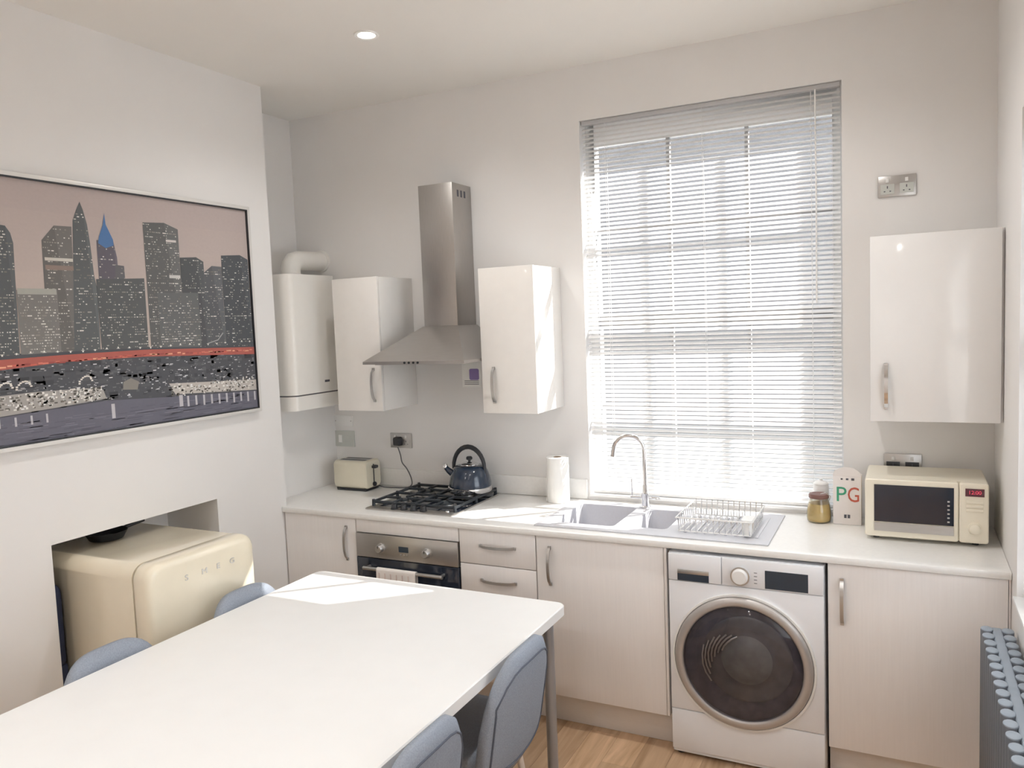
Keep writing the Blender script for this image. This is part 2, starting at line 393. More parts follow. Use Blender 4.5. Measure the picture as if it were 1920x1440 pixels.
# venetian blinds
def blind(label, axis, a0, a1, z0, z1, d, tilt, group):
    """slats run along x (axis 'y') or along y (axis 'x'); d = depth of the slat centres behind the wall face"""
    base = 0.0 if axis == 'y' else XR
    loc = ((a0+a1)/2, base+d, z0) if axis == 'y' else (base+d, (a0+a1)/2, z0)
    root = thing('venetian_blind', label, 'blind', loc, group)
    L = a1-a0
    def bx(m, p0, p1, q0, q1, e0, e1):
        if axis == 'y': m.box(p0, p1, base+d+e0, base+d+e1, q0, q1)
        else: m.box(base+d+e0, base+d+e1, p0, p1, q0, q1)
    m = MB(); bx(m, a0, a1, z1-.020, z1, -.018, .014); obj('head_rail', m, 'rail', root, bevel=.002)
    m = MB(); bx(m, a0, a1, z0, z0+.014, -.013, .013); obj('bottom_rail', m, 'slat', root, bevel=.003)
    # slat: a shallow crown section 25 mm deep
    prof = []
    W = .025
    for k in range(5):
        u = -W/2 + W*k/4; prof.append((u, .0016*(1-(2*u/W)**2)))
    ring = [(u, c+.00025) for u, c in prof] + [(u, c-.00025) for u, c in prof[::-1]]
    sm = MB()
    rr = []
    for e in (-L/2, L/2):
        pts = []
        for u, c in ring:
            dd = u*math.cos(tilt) - c*math.sin(tilt); zz = u*math.sin(tilt) + c*math.cos(tilt)   # outer edge rises with tilt
            pts.append((e, dd, zz) if axis == 'y' else (dd, e, zz))
        rr.append(pts)
    sm.rings(rr)
    slat0 = None
    n = int((z1-.045-(z0+.026))/.0213); 
    for k in range(n+1):
        z = z0+.030 + k*(z1-.040-(z0+.030))/n
        if slat0 is None:
            sv = MB(); sv.v = [(p[0]+loc[0], p[1]+loc[1], p[2]+loc[2]) for p in sm.v]; sv.f = sm.f
            slat0 = obj('slat', sv, 'slat', root, smooth=0.9); slat0.location = (0, 0, z-z0)
        else: link_copy(slat0, root, (0, 0, z-z0))
    for q in (0.10, 0.5, 0.90):
        a = a0+L*q
        for e in (-.0135, .0135):
            m = MB(); bx(m, a-.0008, a+.0008, z0+.012, z1-.02, e-.0006, e+.0006); obj('ladder_cord', m, 'cord', root)
    m = MB(); q = a1-.10
    if axis == 'y': m.tube([(q, base+d-.022, z1-.02), (q+.002, base+d-.024, z1-.5), (q, base+d-.022, z1-.95)], .0035, 6)
    else: m.tube([(base+d-.022, q, z1-.02), (base+d-.022, q, z1-.8)], .0035, 6)
    obj('tilt_wand', m, 'whitep', root)
    return root
blind('white venetian blind filling the tall window above the sink', 'y', WX0+.008, WX1-.008, WZ0+.014, WZ1-.002, .030, math.radians(34), None)
blind('white venetian blind in the side window above the dark radiator', 'x', RY0+.008, RY1-.008, RZ0+.014, RZ1-.002, .030, math.radians(4), None)

# ------------------------------------------------------------------ downlights
def downlight(x, y, label, power=1.0):
    r = thing('ceiling_downlight', label, 'ceiling light', (x, y, H), 'recessed downlights in the ceiling')
    obj('trim_ring', MB().lathe([(.036, 0), (.038, -.004), (.050, -.006), (.054, -.003), (.054, 0), (.036, 0)], (x, y, H), n=32, caps=False), 'whitep', r)
    obj('lens', MB().lathe([(.037, -.001), (.037, -.003), (.030, -.0045), (.002, -.005)], (x, y, H), n=28), 'lamp', r)
    ld = bpy.data.lights.new('bulb', 'SPOT'); ld.energy = DOWNLIGHT_W*power; ld.spot_size = math.radians(150); ld.spot_blend = 1.0
    ld.shadow_soft_size = .035; ld.color = (1.0, 0.975, 0.945)
    lo = bpy.data.objects.new('bulb', ld); COL.objects.link(lo); lo.parent = r; lo.location = (0, 0, -.012)
    return r
downlight(.42, -.90, 'lit recessed downlight in the ceiling left of the window')
for i, (x, y) in enumerate(((1.95, -.90), (.42, -2.75), (1.95, -2.75), (.42, -4.4), (1.95, -4.4))):  # unseen lamps added for fill; rear pair stronger to brighten the fronts
    downlight(x, y, ['added unseen fill downlight above the washing machine side', 'added unseen fill downlight above the near end of the table', 'added unseen fill downlight above the camera spot',
                     'added unseen fill downlight at the rear of the room, chimney side', 'added unseen fill downlight at the rear of the room, radiator side'][i], (1.0, 0.8, 1.0, 2.6, 2.6)[i])

# ------------------------------------------------------------------ base units
def bow_handle(parent, x, y, z, length, vertical, name='handle', material='satin'):
    """bowed strip handle standing off a front that faces -y; (x, y, z) is its centre on the front"""
    pts = []
    for k in range(11):
        t = -1 + 2*k/10
        pts.append((t*length/2, -.004 - .024*(1-t*t)**.55))
    rings = []
    for (s, d) in pts:
        w, h = .0065, .0035
        if vertical: rings.append([(x-w, y+d-h, z+s), (x+w, y+d-h, z+s), (x+w, y+d+h, z+s), (x-w, y+d+h, z+s)])
        else: rings.append([(x+s, y+d-h, z-w), (x+s, y+d-h, z+w), (x+s, y+d+h, z+w), (x+s, y+d+h, z-w)])
    m = MB().rings(rings)
    for e in (-1, 1):
        c = e*length/2
        if vertical: m.box(x-.0065, x+.0065, y-.008, y, z+c-.007, z+c+.007)
        else: m.box(x+c-.007, x+c+.007, y-.008, y, z-.0065, z+.0065)
    return obj(name, m, material, parent, smooth=0.6)
YD = -.625
def base_unit(name, label, x0, x1, cat='cabinet'):
    r = thing(name, label, cat, ((x0+x1)/2, -.3, 0), 'fitted base units under the worktop')
    b = MB()
    b.box(x0+.001, x0+.018, YD+.020, -.02, .15, .880); b.box(x1-.018, x1-.001, YD+.020, -.02, .15, .880)
    b.box(x0+.018, x1-.018, YD+.020, -.02, .15, .168); b.box(x0+.018, x1-.018, -.034, -.02, .168, .880)
    obj('carcass', b, 'door', r)
    obj('plinth', MB().box(x0, x1, -.555, -.537, 0.001, .150), 'plinth', r, bevel=.001)
    return r
r = base_unit('base_cabinet', 'narrow white base cabinet at the chimney end, left of the oven', -.466, 0)
d = obj('door', MB().box(-.464, -.003, YD, YD+.018, .152, .878), 'door', r, bevel=.0015); bow_handle(d, -.060, YD, .750, .166, True)
r = base_unit('drawer_unit', 'white drawer unit between the oven and the sink cabinet', .602, .999)
for (z0, z1) in ((.718, .878), (.558, .714), (.357, .554), (.152, .353)):
    d = obj('drawer_front', MB().box(.604, .997, YD, YD+.018, z0, z1), 'door', r, bevel=.0015); bow_handle(d, .806, YD, z1-.070, .174, False)
r = base_unit('base_cabinet', 'white base cabinet with one wide door below the sink', 1.001, 1.598)
d = obj('door', MB().box(1.003, 1.585, YD, YD+.018, .152, .878), 'door', r, bevel=.0015); bow_handle(d, 1.068, YD, .748, .166, True)
obj('filler_strip', MB().box(1.587, 1.598, YD, YD+.018, .152, .878), 'door', r, bevel=.001)
r = base_unit('base_cabinet', 'white base cabinet at the right wall beside the washing machine', 2.222, 2.8185)
d = obj('door', MB().box(2.224, 2.810, YD, YD+.018, .152, .878), 'door', r, bevel=.0015); bow_handle(d, 2.274, YD, .735, .166, True)

obj('filler_strip', MB().box(2.812, 2.8185, YD+.004, YD+.018, .001, .880), 'door', r)

# oven housing and oven
r = base_unit('oven_housing', 'white housing frame around the built-under oven', .001, .600)
obj('filler_panel', MB().box(.003, .598, YD, YD+.018, .814, .878), 'door', r, bevel=.001)
obj('filler_panel', MB().box(.003, .598, YD, YD+.018, .152, .214), 'door', r, bevel=.001)
r = thing('oven', 'stainless steel built-under electric oven with black glass door', 'oven', (.30, -.3, .20))
obj('body', MB().box(.022, .578, YD+.022, -.06, .220, .810), 'cavity', r)
pn = obj('control_panel', MB().box(.004, .597, YD-.010, YD+.020, .692, .811), 'steelh', r, bevel=.002)
for x in (.157, .427):
    k = obj('knob', MB().lathe([(.026, 0), (.026, -.004), (.021, -.006), (.019, -.026), (.016, -.029), (.001, -.029)], (x, YD-.010, .745), 'y', 28), 'satin', pn)
    obj('pointer', MB().box(x-.0015, x+.0015, YD-.0405, YD-.0385, .750, .763), 'black', k)
obj('clock', MB().box(.262, .318, YD-.0115, YD-.010, .735, .763), 'screen', pn)
for x in (.272, .290, .308): obj('clock_button', MB().lathe([(.0045, 0), (.0045, -.004), (.001, -.0045)], (x, YD-.010, .722), 'y', 12), 'satin', pn)
dr = obj('oven_door', MB().box(.004, .597, YD-.010, YD+.018, .218, .688), 'blackglass', r, bevel=.002)
hb = obj('handle', MB().tube([(.070, YD-.048, .648), (.530, YD-.048, .648)], .009, 14), 'satin', dr)
for x in (.085, .515): obj('handle_bracket', MB().cyl((x, YD-.010, .648), (x, YD-.048, .648), .007, n=12), 'satin', hb)
# tea towel over the oven handle
def towel():
    m = MB(); prof = []
    yc, zc, rr = YD-.048, .648, .0125
    prof.append((yc+rr-.002, .46))
    for k in range(9):
        a = PI*k/8; prof.append((yc+rr*math.cos(a), zc+rr*math.sin(a)))
    prof += [(yc-rr-.001, .55), (yc-rr-.002, .40)]
    th = .003; nxs = 18
    rings = []
    for i in range(nxs+1):
        x = .157 + .226*i/nxs; wv = .0022*math.sin(i*1.9)
        outer = [(x, y-(wv+.0022 if z < zc and y < yc else 0), z) for y, z in prof]
        inner = []
        for q, (y, z) in enumerate(prof):
            if z < zc: inner.append((x, y+(th if y < yc else -th)-(wv+.0022 if y < yc else 0), z))
            else: inner.append((x, yc+(y-yc)*.72, zc+(z-zc)*.72))
        rings.append(outer+inner[::-1])
    m.rings(rings)
    return m
r = thing('tea_towel', 'white striped tea towel folded over the oven handle', 'towel', (.27, YD-.05, .40))
tw = obj('cloth', towel(), 'towel', r, smooth=1.2)
for k in range(6):
    x = .175+.034*k
    obj('stripe', MB().box(x, x+.006, YD-.0672, YD-.0662, .41, .640), 'towelstripe', tw)

# worktop with sink cut-out
SX0, SX1, SY0, SY1 = .972, 2.000, -.578, -.075
wt = grid_slab([-.600, -.470, SX0+.012, SX1-.012, XR-.001], [-.640, -.6005, SY0+.012, SY1-.012, -.001], {(0, 0), (2, 2)}, lambda u, v, t: (u, v, .882+.028*t))
tag(obj('worktop', wt, 'worktop', bevel=.004, loc=(1.1, -.3, .882)), 'long pale laminate worktop running under the window', 'worktop')

# ------------------------------------------------------------------ washing machine
r = thing('washing_machine', 'white front-loading washing machine under the worktop', 'washing machine', (1.908, -.3, 0))
WF = -.640
cx, cz = 1.905, .445
body = MB().rloft('z', 1.911, -.335, .602, .60, .012, [(.015, .0), (.868, .0)], 3)
obj('body', body, 'white', r)
# front: panels with a round hole left to the porthole parts standing proud
obj('kick_panel', MB().box(1.612, 2.211, WF-.004, WF+.010, .030, .202), 'white', r, bevel=.003)
obj('front_panel', MB().box(1.612, 2.211, WF-.006, WF+.010, .206, .752), 'white', r, bevel=.003)
cp = obj('control_panel', MB().box(1.830, 2.211, WF-.008, WF+.010, .755, .866), 'white', r, bevel=.003)
dd = obj('detergent_drawer', MB().box(1.612, 1.827, WF-.008, WF+.010, .755, .866), 'white', r, bevel=.003)
obj('drawer_grip', MB().box(1.650, 1.778, WF-.0095, WF-.006, .757, .786), 'screen', dd)
obj('grip_lip', MB().box(1.650, 1.778, WF-.012, WF-.006, .786, .803), 'satin', dd, bevel=.002)
obj('display', MB().box(1.997, 2.156, WF-.0095, WF-.006, .760, .832), 'screen', cp)
kn = obj('programme_dial', MB().lathe([(.037, 0), (.037, -.006), (.034, -.010), (.030, -.011), (.029, -.022), (.026, -.025), (.001, -.025)], (1.902, WF-.008, .800), 'y', 36), 'whitep', cp)
obj('dial_ring', MB().lathe([(.031, -.008), (.037, -.008), (.038, -.003), (.037, 0), (.031, 0)], (1.902, WF-.0105, .800), 'y', 36, caps=False), 'satin', kn)
for k in range(4): obj('programme_mark', MB().box(1.955, 1.967, WF-.0086, WF-.008, .775+.014*k, .7775+.014*k), 'dark', cp)
ring = obj('porthole_ring', MB().lathe([(.231, 0), (.234, -.022), (.242, -.027), (.262, -.024), (.269, -.016), (.272, 0), (.231, 0)], (cx, WF-.005, cz), 'y', 64, caps=False), 'ringmetal', r, smooth=0.9)
obj('porthole_rim', MB().lathe([(.272, 0), (.272, -.012), (.280, -.012), (.281, 0), (.272, 0)], (cx, WF-.005, cz), 'y', 64, caps=False), 'whitep', ring)
obj('porthole_glass', MB().lathe([(.2345, -.020), (.225, -.030), (.20, -.039), (.15, -.046), (.08, -.050), (.002, -.051)], (cx, WF-.005, cz), 'y', 56), 'doorglass', ring, smooth=1.2)
obj('drum_back', MB().lathe([(.231, -.004), (.231, -.010), (.001, -.010)], (cx, WF-.005, cz), 'y', 48), 'drum', ring)
obj('inner_bowl', MB().lathe([(.175, -.012), (.165, -.018), (.130, -.012), (.105, -.016), (.085, -.030), (.05, -.038), (.002, -.040)], (cx+.02, WF-.005, cz+.02), 'y', 40), 'bowl', ring, smooth=1.2)
for k in range(7):
    a = .35 + k*.16
    obj('drum_rib', MB().tube([(cx+.02+math.cos(PI/2+a+.9*t)*(.10+.012*k), WF-.046+.012*abs(t-.5)*2, cz+.02+math.sin(PI/2+a+.9*t)*(.10+.012*k)) for t in (0, .25, .5, .75, 1)], .0035, 6), 'satin', ring)
for (x, y) in ((1.64, -.60), (2.17, -.60), (1.64, -.07), (2.17, -.07)):
    obj('foot', MB().cyl((x, y, 0), (x, y, .018), .02, n=14), 'black', r)

# ------------------------------------------------------------------ sink, tap, dish rack
r = thing('kitchen_sink', 'pale grey one-and-a-half bowl sink with drainer under the window', 'sink', (1.486, -.33, .90))
B1 = (1.035, 1.325, -.500, -.125); B2 = (1.392, 1.560, -.478, -.150)
rim = grid_slab([SX0, B1[0], B1[1], B2[0], B2[1], SX1], [SY0, B1[2], B2[2], B2[3], B1[3], SY1], {(1, 1), (1, 2), (1, 3), (3, 2)}, lambda u, v, t: (u, v, .9105+.0055*t))
obj('rim', rim, 'sink', r, bevel=.0018)
for (x0, x1, y0, y1), dep in ((B1, .19), (B2, .13)):
    m = MB(); z1 = .914; z0 = z1-dep; e = .012; g = .004
    rr = []
    for (z, ins) in ((z1, 0.0005), (z0+.03, .004), (z0+.008, .012), (z0, .03)):
        rg = []
        rad = .035
        for (sx, sy, a0) in ((1, 1, 0), (-1, 1, PI/2), (-1, -1, PI), (1, -1, 1.5*PI)):
            for k in range(5):
                a = a0+PI/2*k/4
                rg.append(((x0+x1)/2+sx*((x1-x0)/2-ins-rad)+rad*math.cos(a), (y0+y1)/2+sy*((y1-y0)/2-ins-rad)+rad*math.sin(a), z))
        rr.append(rg)
    # square collar between the rim's straight opening and the rounded bowl
    col = [[(x1, y1, z1), (x0, y1, z1), (x0, y0, z1), (x1, y0, z1)]]
    o0 = len(m.v); m.rings(rr, cap0=False, cap1=True)
    nb = len(m.v); m.v += [(x1, y1, z1), (x0, y1, z1), (x0, y0, z1), (x1, y0, z1)]
    for q in range(4):
        m.f += [(nb+q, o0+q*5+k, o0+q*5+k+1) for k in range(4)]
        m.f.append((nb+q, o0+q*5+4, o0+((q+1) % 4)*5, nb+(q+1) % 4))
    bo = obj('bowl', m, 'sink', r, smooth=0.9)
    obj('drain', MB().lathe([(.035, .001), (.033, .003), (.022, .002), (.001, .0005)], ((x0+x1)/2, (y0+y1)/2, z0), n=24), 'chrome', bo)
dm = obj('drainer_ridges', MB().box(1.600, 1.602, -.50, -.16, .916, .917), 'sink', r)
for k in range(1, 9): obj('drainer_ridge', MB().box(1.600+.042*k, 1.612+.042*k, -.50, -.16, .916, .9195), 'sink', r, bevel=.001)
bpy.data.objects.remove(dm)

r = thing('kitchen_tap', 'chrome swan-neck mixer tap behind the sink bowls', 'tap', (1.358, -.115, .916))
tx, ty = 1.358, -.115
obj('column', MB().lathe([(.026, 0), (.026, .006), (.020, .010), (.018, .035), (.020, .040), (.020, .070), (.014, .076), (.012, .110), (.001, .112)], (tx, ty, .916), n=24), 'chrome', r)
pth = [(tx, ty, 1.02), (tx, ty, 1.19)]
for k in range(1, 13):
    a = PI*k/12*.97
    pth.append((tx-.072+.072*math.cos(a), ty-.035*(1-math.cos(a))/2, 1.19+.078*math.sin(a)))
pth.append((tx-.148, ty-.036, 1.165))
obj('spout', MB().tube(pth, .0105, 14), 'chrome', r)
for s in (-1, 1):
    lv = obj('lever', MB().tube([(tx+s*.016, ty, .965), (tx+s*.072, ty, .964)], .008, 12), 'chrome', r)
    if s < 0: obj('lever_tip', MB().tube([(tx-.066, ty, .964), (tx-.066, ty-.004, 1.055)], [.0045, .0035], 10), 'chrome', lv)
    else: obj('lever_tip', MB().tube([(tx+.066, ty, .964), (tx+.068, ty-.05, .972)], [.0045, .0035], 10), 'chrome', lv)

r = thing('dish_rack', 'white wire dish rack standing on the sink drainer', 'dish rack', (1.77, -.34, .92))
X0, X1, Y0, Y1, Z0, Z1 = 1.615, 1.930, -.525, -.205, .924, .985
def loop(z, ins=0): return [(X0+ins, Y0+ins, z), (X1-ins, Y0+ins, z), (X1-ins, Y1-ins, z), (X0+ins, Y1-ins, z)]
obj('base_frame', MB().tube(loop(Z0+.004, .008), .003, 8, loop=True), 'whitep', r)
obj('top_frame', MB().tube(loop(Z1), .0035, 8, loop=True), 'whitep', r)
for k in range(13):
    x = X0+.012+(X1-X0-.024)*k/12
    obj('wire', MB().tube([(x, Y0, Z1), (x, Y0+.006, Z0+.006), (x, Y1-.006, Z0+.006), (x, Y1, Z1+.012)], .0019, 6), 'chrome', r)
for k in range(9):
    y = Y0+.03+(Y1-Y0-.06)*k/8
    for x in (X0, X1): obj('side_wire', MB().tube([(x, y, Z1), (x+(.006 if x == X0 else -.006), y, Z0+.004)], .0017, 6), 'chrome', r)
for k in range(10):
    x = X0+.03+.024*k
    obj('plate_prong', MB().tube([(x, -.335, Z0+.006), (x-.004, -.335, Z0+.055), (x, -.325, Z0+.062), (x+.004, -.315, Z0+.055), (x, -.315, Z0+.006)], .0019, 6), 'whitep', r)
obj('cutlery_basket', MB().rloft('z', 1.905, -.47, .045, .09, .01, [(.928, .004), (.99, 0)]), 'whitep', r)

# ------------------------------------------------------------------ hob
r = thing('gas_hob', 'stainless steel four-burner gas hob with black pan supports', 'hob', (.262, -.29, .911))
HX0, HX1, HY0, HY1 = .000, .524, -.548, -.045
obj('hob_plate', MB().rloft('z', (HX0+HX1)/2, (HY0+HY1)/2, HX1-HX0, HY1-HY0, .012, [(.9105, .0), (.914, .0), (.917, .004)], 4), 'steelh', r)
obj('black_panel', MB().box(HX0+.022, HX1-.004, HY0+.062, HY1-.004, .9165, .9178), 'blackglass', r, bevel=.0004)
burn = [(.130, -.385, .030), (.390, -.385, .042), (.130, -.165, .042), (.390, -.165, .030)]
for (x, y, q) in burn:
    b = obj('burner', MB().lathe([(q+.016, 0), (q+.014, .004), (q+.004, .005), (q+.004, .012), (q-.002, .013), (.001, .013)], (x, y, .917), n=28), 'satin', r)
    obj('burner_cap', MB().lathe([(q, 0), (q, .005), (q-.004, .007), (.001, .0075)], (x, y, .930), n=28), 'iron', b)
for sx in (0, 1):
    x0, x1 = (HX0+.018, .258) if sx == 0 else (.266, HX1-.018)
    y0, y1 = -.490, -.060; z = .939
    ps = obj('pan_support', MB().tube([(x0, y0, z), (x1, y0, z), (x1, y1, z), (x0, y1, z)], .0078, 6, loop=True), 'iron', r, smooth=0.4)
    xm = (x0+x1)/2
    for yy in (-.385, -.165):
        for (dx, dy) in ((1, 0), (-1, 0), (0, 1), (0, -1)):
            p0 = (xm+dx*.024, yy+dy*.024, z+.003)
            p1 = (x1 if dx > 0 else x0 if dx < 0 else xm, (y1 if yy > -.2 else -.275) if dy > 0 else (y0 if yy < -.3 else -.275) if dy < 0 else yy, z+.001)
            obj('support_bar', MB().tube([p0, p1], .0074, 6), 'iron', ps, smooth=0.4)
    obj('support_bar', MB().tube([(x0, -.275, z), (x1, -.275, z)], .0074, 6), 'iron', ps, smooth=0.4)
    for (x, y) in ((x0, y0), (x1, y0), (x0, y1), (x1, y1), (x0, -.275), (x1, -.275)):
        obj('support_foot', MB().tube([(x, y, .9165), (x, y, z+.012 if y in (y0, y1) else z+.010)], [.010, .0085], 6), 'iron', ps, smooth=0.4)
for k in range(4):
    x = .165+.058*k
    kn = obj('knob', MB().lathe([(.019, 0), (.019, .004), (.016, .006), (.0145, .022), (.012, .025), (.001, .025)], (x, -.517, .917), n=24), 'black', r)
    obj('knob_ridge', MB().box(x-.003, x+.003, -.530, -.504, .936, .946), 'black', kn, bevel=.001)
obj('igniter', MB().lathe([(.011, 0), (.011, .006), (.009, .009), (.001, .010)], (.470, -.500, .917), n=18), 'chrome', r)

# ------------------------------------------------------------------ kettle
kx, ky, kz = .413, -.165, .9500
r = thing('kettle', 'dark blue stovetop kettle with arched black handle on the hob', 'kettle', (kx, ky, kz))
obj('body', MB().lathe([(.105, .026), (.1135, .031), (.113, .050), (.106, .080), (.096, .108), (.084, .130), (.070, .140), (.050, .143)], (kx, ky, kz), n=40), 'navy', r, smooth=1.0)
obj('base_band', MB().lathe([(.098, 0), (.114, .002), (.1185, .008), (.1185, .028), (.112, .0315)], (kx, ky, kz), n=40), 'chrome', r)
ld = obj('lid', MB().lathe([(.052, 0), (.050, .006), (.036, .014), (.014, .018), (.001, .018)], (kx, ky, kz+.140), n=32), 'chrome', r)
obj('lid_knob', MB().lathe([(.007, 0), (.007, .010), (.016, .014), (.017, .024), (.012, .030), (.001, .031)], (kx, ky, kz+.156), n=20), 'black', ld)
hp = []
for k in range(15):
    a = PI*k/14
    hp.append((kx+.094*math.cos(a)-.004, ky, kz+.122+.115*math.sin(a)))
hp = [(kx+.088, ky, kz+.095)] + hp + [(kx-.090, ky, kz+.095)]
obj('handle', MB().tube(hp, [.008]+[.009+.004*math.sin(PI*k/14) for k in range(15)]+[.006], 12), 'black', r)
sp = obj('spout', MB().tube([(kx-.080, ky-.020, kz+.085), (kx-.112, ky-.030, kz+.110), (kx-.128, ky-.034, kz+.128)], [.022, .016, .012], 16), 'navy', r)
obj('whistle', MB().lathe([(.0145, 0), (.0150, .012), (.010, .020), (.001, .021)], (kx-.130, ky-.0345, kz+.126), n=18), 'chrome', sp)

# ------------------------------------------------------------------ toaster
r = thing('toaster', 'cream two-slice toaster in the corner of the worktop', 'toaster', (-.35, -.13, .911))
tx0, tx1, ty0, ty1 = -.472, -.240, -.205, -.060
obj('body', MB().rloft('x', (ty0+ty1)/2, 1.003, ty1-ty0, .160, .026, [(tx0, .008), (tx0+.010, 0), (tx1-.010, 0), (tx1, .008)], 5), 'toaster', r)
obj('base', MB().rloft('z', (tx0+tx1)/2, (ty0+ty1)/2, .215, .130, .01, [(.911, .003), (.924, 0)]), 'black', r)
for y in (-.158, -.108): obj('slot', MB().box(tx0+.03, tx1-.03, y-.011, y+.011, 1.080, 1.0845), 'black', r)
obj('slot_surround', MB().rloft('z', (tx0+tx1)/2, -.133, .19, .105, .015, [(1.079, .0), (1.0838, .003)]), 'satin', r)
lv = obj('lever_track', MB().box(tx1-.0005, tx1+.003, -.136, -.130, .945, 1.06), 'black', r)
obj('lever', MB().rloft('x', -.133, 1.045, .034, .016, .005, [(tx1+.002, .0), (tx1+.022, .0), (tx1+.025, .003)]), 'black', r)
obj('browning_dial', MB().lathe([(.013, 0), (.013, .010), (.010, .014), (.001, .014)], (tx1-.001, -.133, .945), 'x', 20), 'black', r)
cord = [(tx1-.01, -.075, .922), (tx1+.03, -.072, .914), (-.14, -.060, .9135), (-.075, -.046, .914), (-.045, -.040, .932), (-.050, -.036, .97), (-.080, -.030, 1.02), (-.112, -.028, 1.055), (-.120, -.030, 1.10), (-.128, -.040, 1.145)]
def smooth_path(P, n=6):
    P = [Vector(p) for p in P]; out = []
    for i in range(len(P)-1):
        p0, p1, p2, p3 = P[max(i-1, 0)], P[i], P[i+1], P[min(i+2, len(P)-1)]
        for k in range(n):
            t = k/n
            out.append(.5*((2*p1)+(-p0+p2)*t+(2*p0-5*p1+4*p2-p3)*t*t+(-p0+3*p1-3*p2+p3)*t**3))
    out.append(P[-1]); return out
cd = obj('power_cord', MB().tube(smooth_path(cord), .0035, 8), 'rubber', r)
obj('plug', MB().rloft('y', -.140, 1.176, .050, .052, .010, [(-.012, 0), (-.036, .002), (-.044, .008)], 4), 'black', cd)

# ------------------------------------------------------------------ sockets and plates
def socket_plate(name, label, x0, x1, z0, z1, material, gangs, facia='black', switches=True):
    r = thing(name, label, 'socket', ((x0+x1)/2, 0, z0), 'electrical plates on the back wall')
    obj('plate', MB().box(x0, x1, -.009, 0, z0, z1), material, r, bevel=.002)
    w = (x1-x0)/gangs
    for g in range(gangs):
        c = x0+w*(g+.5)
        f = obj('socket_face', MB().box(c-w*.36, c+w*.36, -.0102, -.0085, z0+.012, z0+(z1-z0)*.60), facia, r, bevel=.0006)
        obj('earth_slot', MB().box(c-.002, c+.002, -.0106, -.010, z0+(z1-z0)*.40, z0+(z1-z0)*.52), 'dark', f)
        for s in (-1, 1): obj('pin_slot', MB().box(c+s*.011-.003, c+s*.011+.003, -.0106, -.010, z0+(z1-z0)*.24, z0+(z1-z0)*.29), 'dark', f)
        if switches: obj('switch', MB().box(c-.006, c+.006, -.013, -.0085, z0+(z1-z0)*.68, z0+(z1-z0)*.86), 'whitep', r, bevel=.001)
    return r
socket_plate('double_socket', 'satin chrome double socket with a black plug, beside the hob', -.200, -.054, 1.136, 1.222, 'satin', 2, 'satin')
socket_plate('double_socket', 'satin chrome double socket behind the microwave', 2.404, 2.552, 1.118, 1.204, 'satin', 2)
socket_plate('switched_outlet', 'satin chrome outlet plate high above the right wall cabinet', 2.384, 2.530, 2.304, 2.392, 'satin', 2, 'greenplate')
r = thing('fused_switch', 'grey fused switch plate on the wall above the toaster', 'switch', (-.54, 0, 1.13))
obj('plate', MB().box(-.622, -.462, -.009, 0, 1.130, 1.226), 'greenplate', r, bevel=.002)
obj('rocker', MB().box(-.575, -.551, -.013, -.008, 1.155, 1.200), 'whitep', r, bevel=.001)
obj('fuse_carrier', MB().box(-.530, -.490, -.011, -.008, 1.160, 1.195), 'greenplate', r, bevel=.001)
r = thing('blank_plate', 'pale blank plate just below the left wall cabinet', 'plate', (-.54, 0, 1.25))
obj('plate', MB().box(-.606, -.468, -.008, 0, 1.252, 1.318), 'whitep', r, bevel=.002)
for x in (-.594, -.480): obj('screw', MB().lathe([(.004, 0), (.003, -.001), (.0005, -.001)], (x, -.008, 1.285), 'y', 10), 'satin', r)
r = thing('wall_notice', 'small white notice with purple print on the wall under the hood', 'notice', (.36, 0, 1.49))
obj('sheet', MB().box(.298, .416, -.0025, 0, 1.490, 1.648), 'paper', r)
obj('purple_print', MB().rloft('y', .374, 1.560, .060, .062, .010, [(-.0032, 0), (-.0024, 0)], 4), 'purple', r)
for k in range(3): obj('print_line', MB().box(.312, .402, -.0032, -.0024, 1.505+.009*k, 1.508+.009*k), 'dark', r)

# ------------------------------------------------------------------ kitchen roll, jar, tea
r = thing('kitchen_roll', 'white roll of kitchen paper standing left of the window', 'paper roll', (.893, -.098, .911))
obj('roll', MB().lathe([(.020, 0), (.056, 0), (.0575, .003), (.0575, .227), (.056, .230), (.020, .230), (.020, 0)], (.893, -.098, .911), n=40, caps=False), 'paper', r)
obj('cardboard_core', MB().lathe([(.0185, 0), (.0198, 0), (.0198, .2305), (.0185, .2305), (.0185, 0)], (.893, -.098, .911), n=28, caps=False), 'card', r)
obj('loose_sheet', MB().tube([(.8375, -.085, 1.13), (.8335, -.110, 1.02), (.8370, -.125, .915)], .0015, 6), 'paper', r)

jx, jy = 2.148, -.125
r = thing('honey_jar', 'squat glass jar of golden honey between window and tea box', 'jar', (jx, jy, .911))
obj('glass', MB().lathe([(.040, 0), (.048, .004), (.0505, .020), (.050, .050), (.044, .085), (.038, .100), (.0385, .108)], (jx, jy, .911), n=36), 'jarglass', r, smooth=1.0)
obj('contents', MB().lathe([(.038, .003), (.046, .007), (.048, .020), (.0475, .050), (.042, .082), (.001, .083)], (jx, jy, .911), n=36), 'honey', r, smooth=1.0)
ld = obj('lid', MB().lathe([(.0405, 0), (.042, .002), (.042, .014), (.039, .018), (.001, .018)], (jx, jy, 1.017), n=32), 'brownlid', r)
obj('wire_clip', MB().tube([(jx+.043, jy-.01, 1.010), (jx+.050, jy-.02, 1.030), (jx+.030, jy-.035, 1.048), (jx+.010, jy-.038, 1.042)], .0018, 6), 'satin', ld)
r = thing('sugar_pot', 'small white pot behind the honey jar on the sill side', 'pot', (2.150, -.050, .911))
obj('body', MB().lathe([(.026, 0), (.032, .004), (.034, .06), (.033, .14), (.030, .150)], (2.150, -.044, .911), n=28), 'whitep', r, smooth=1.0)
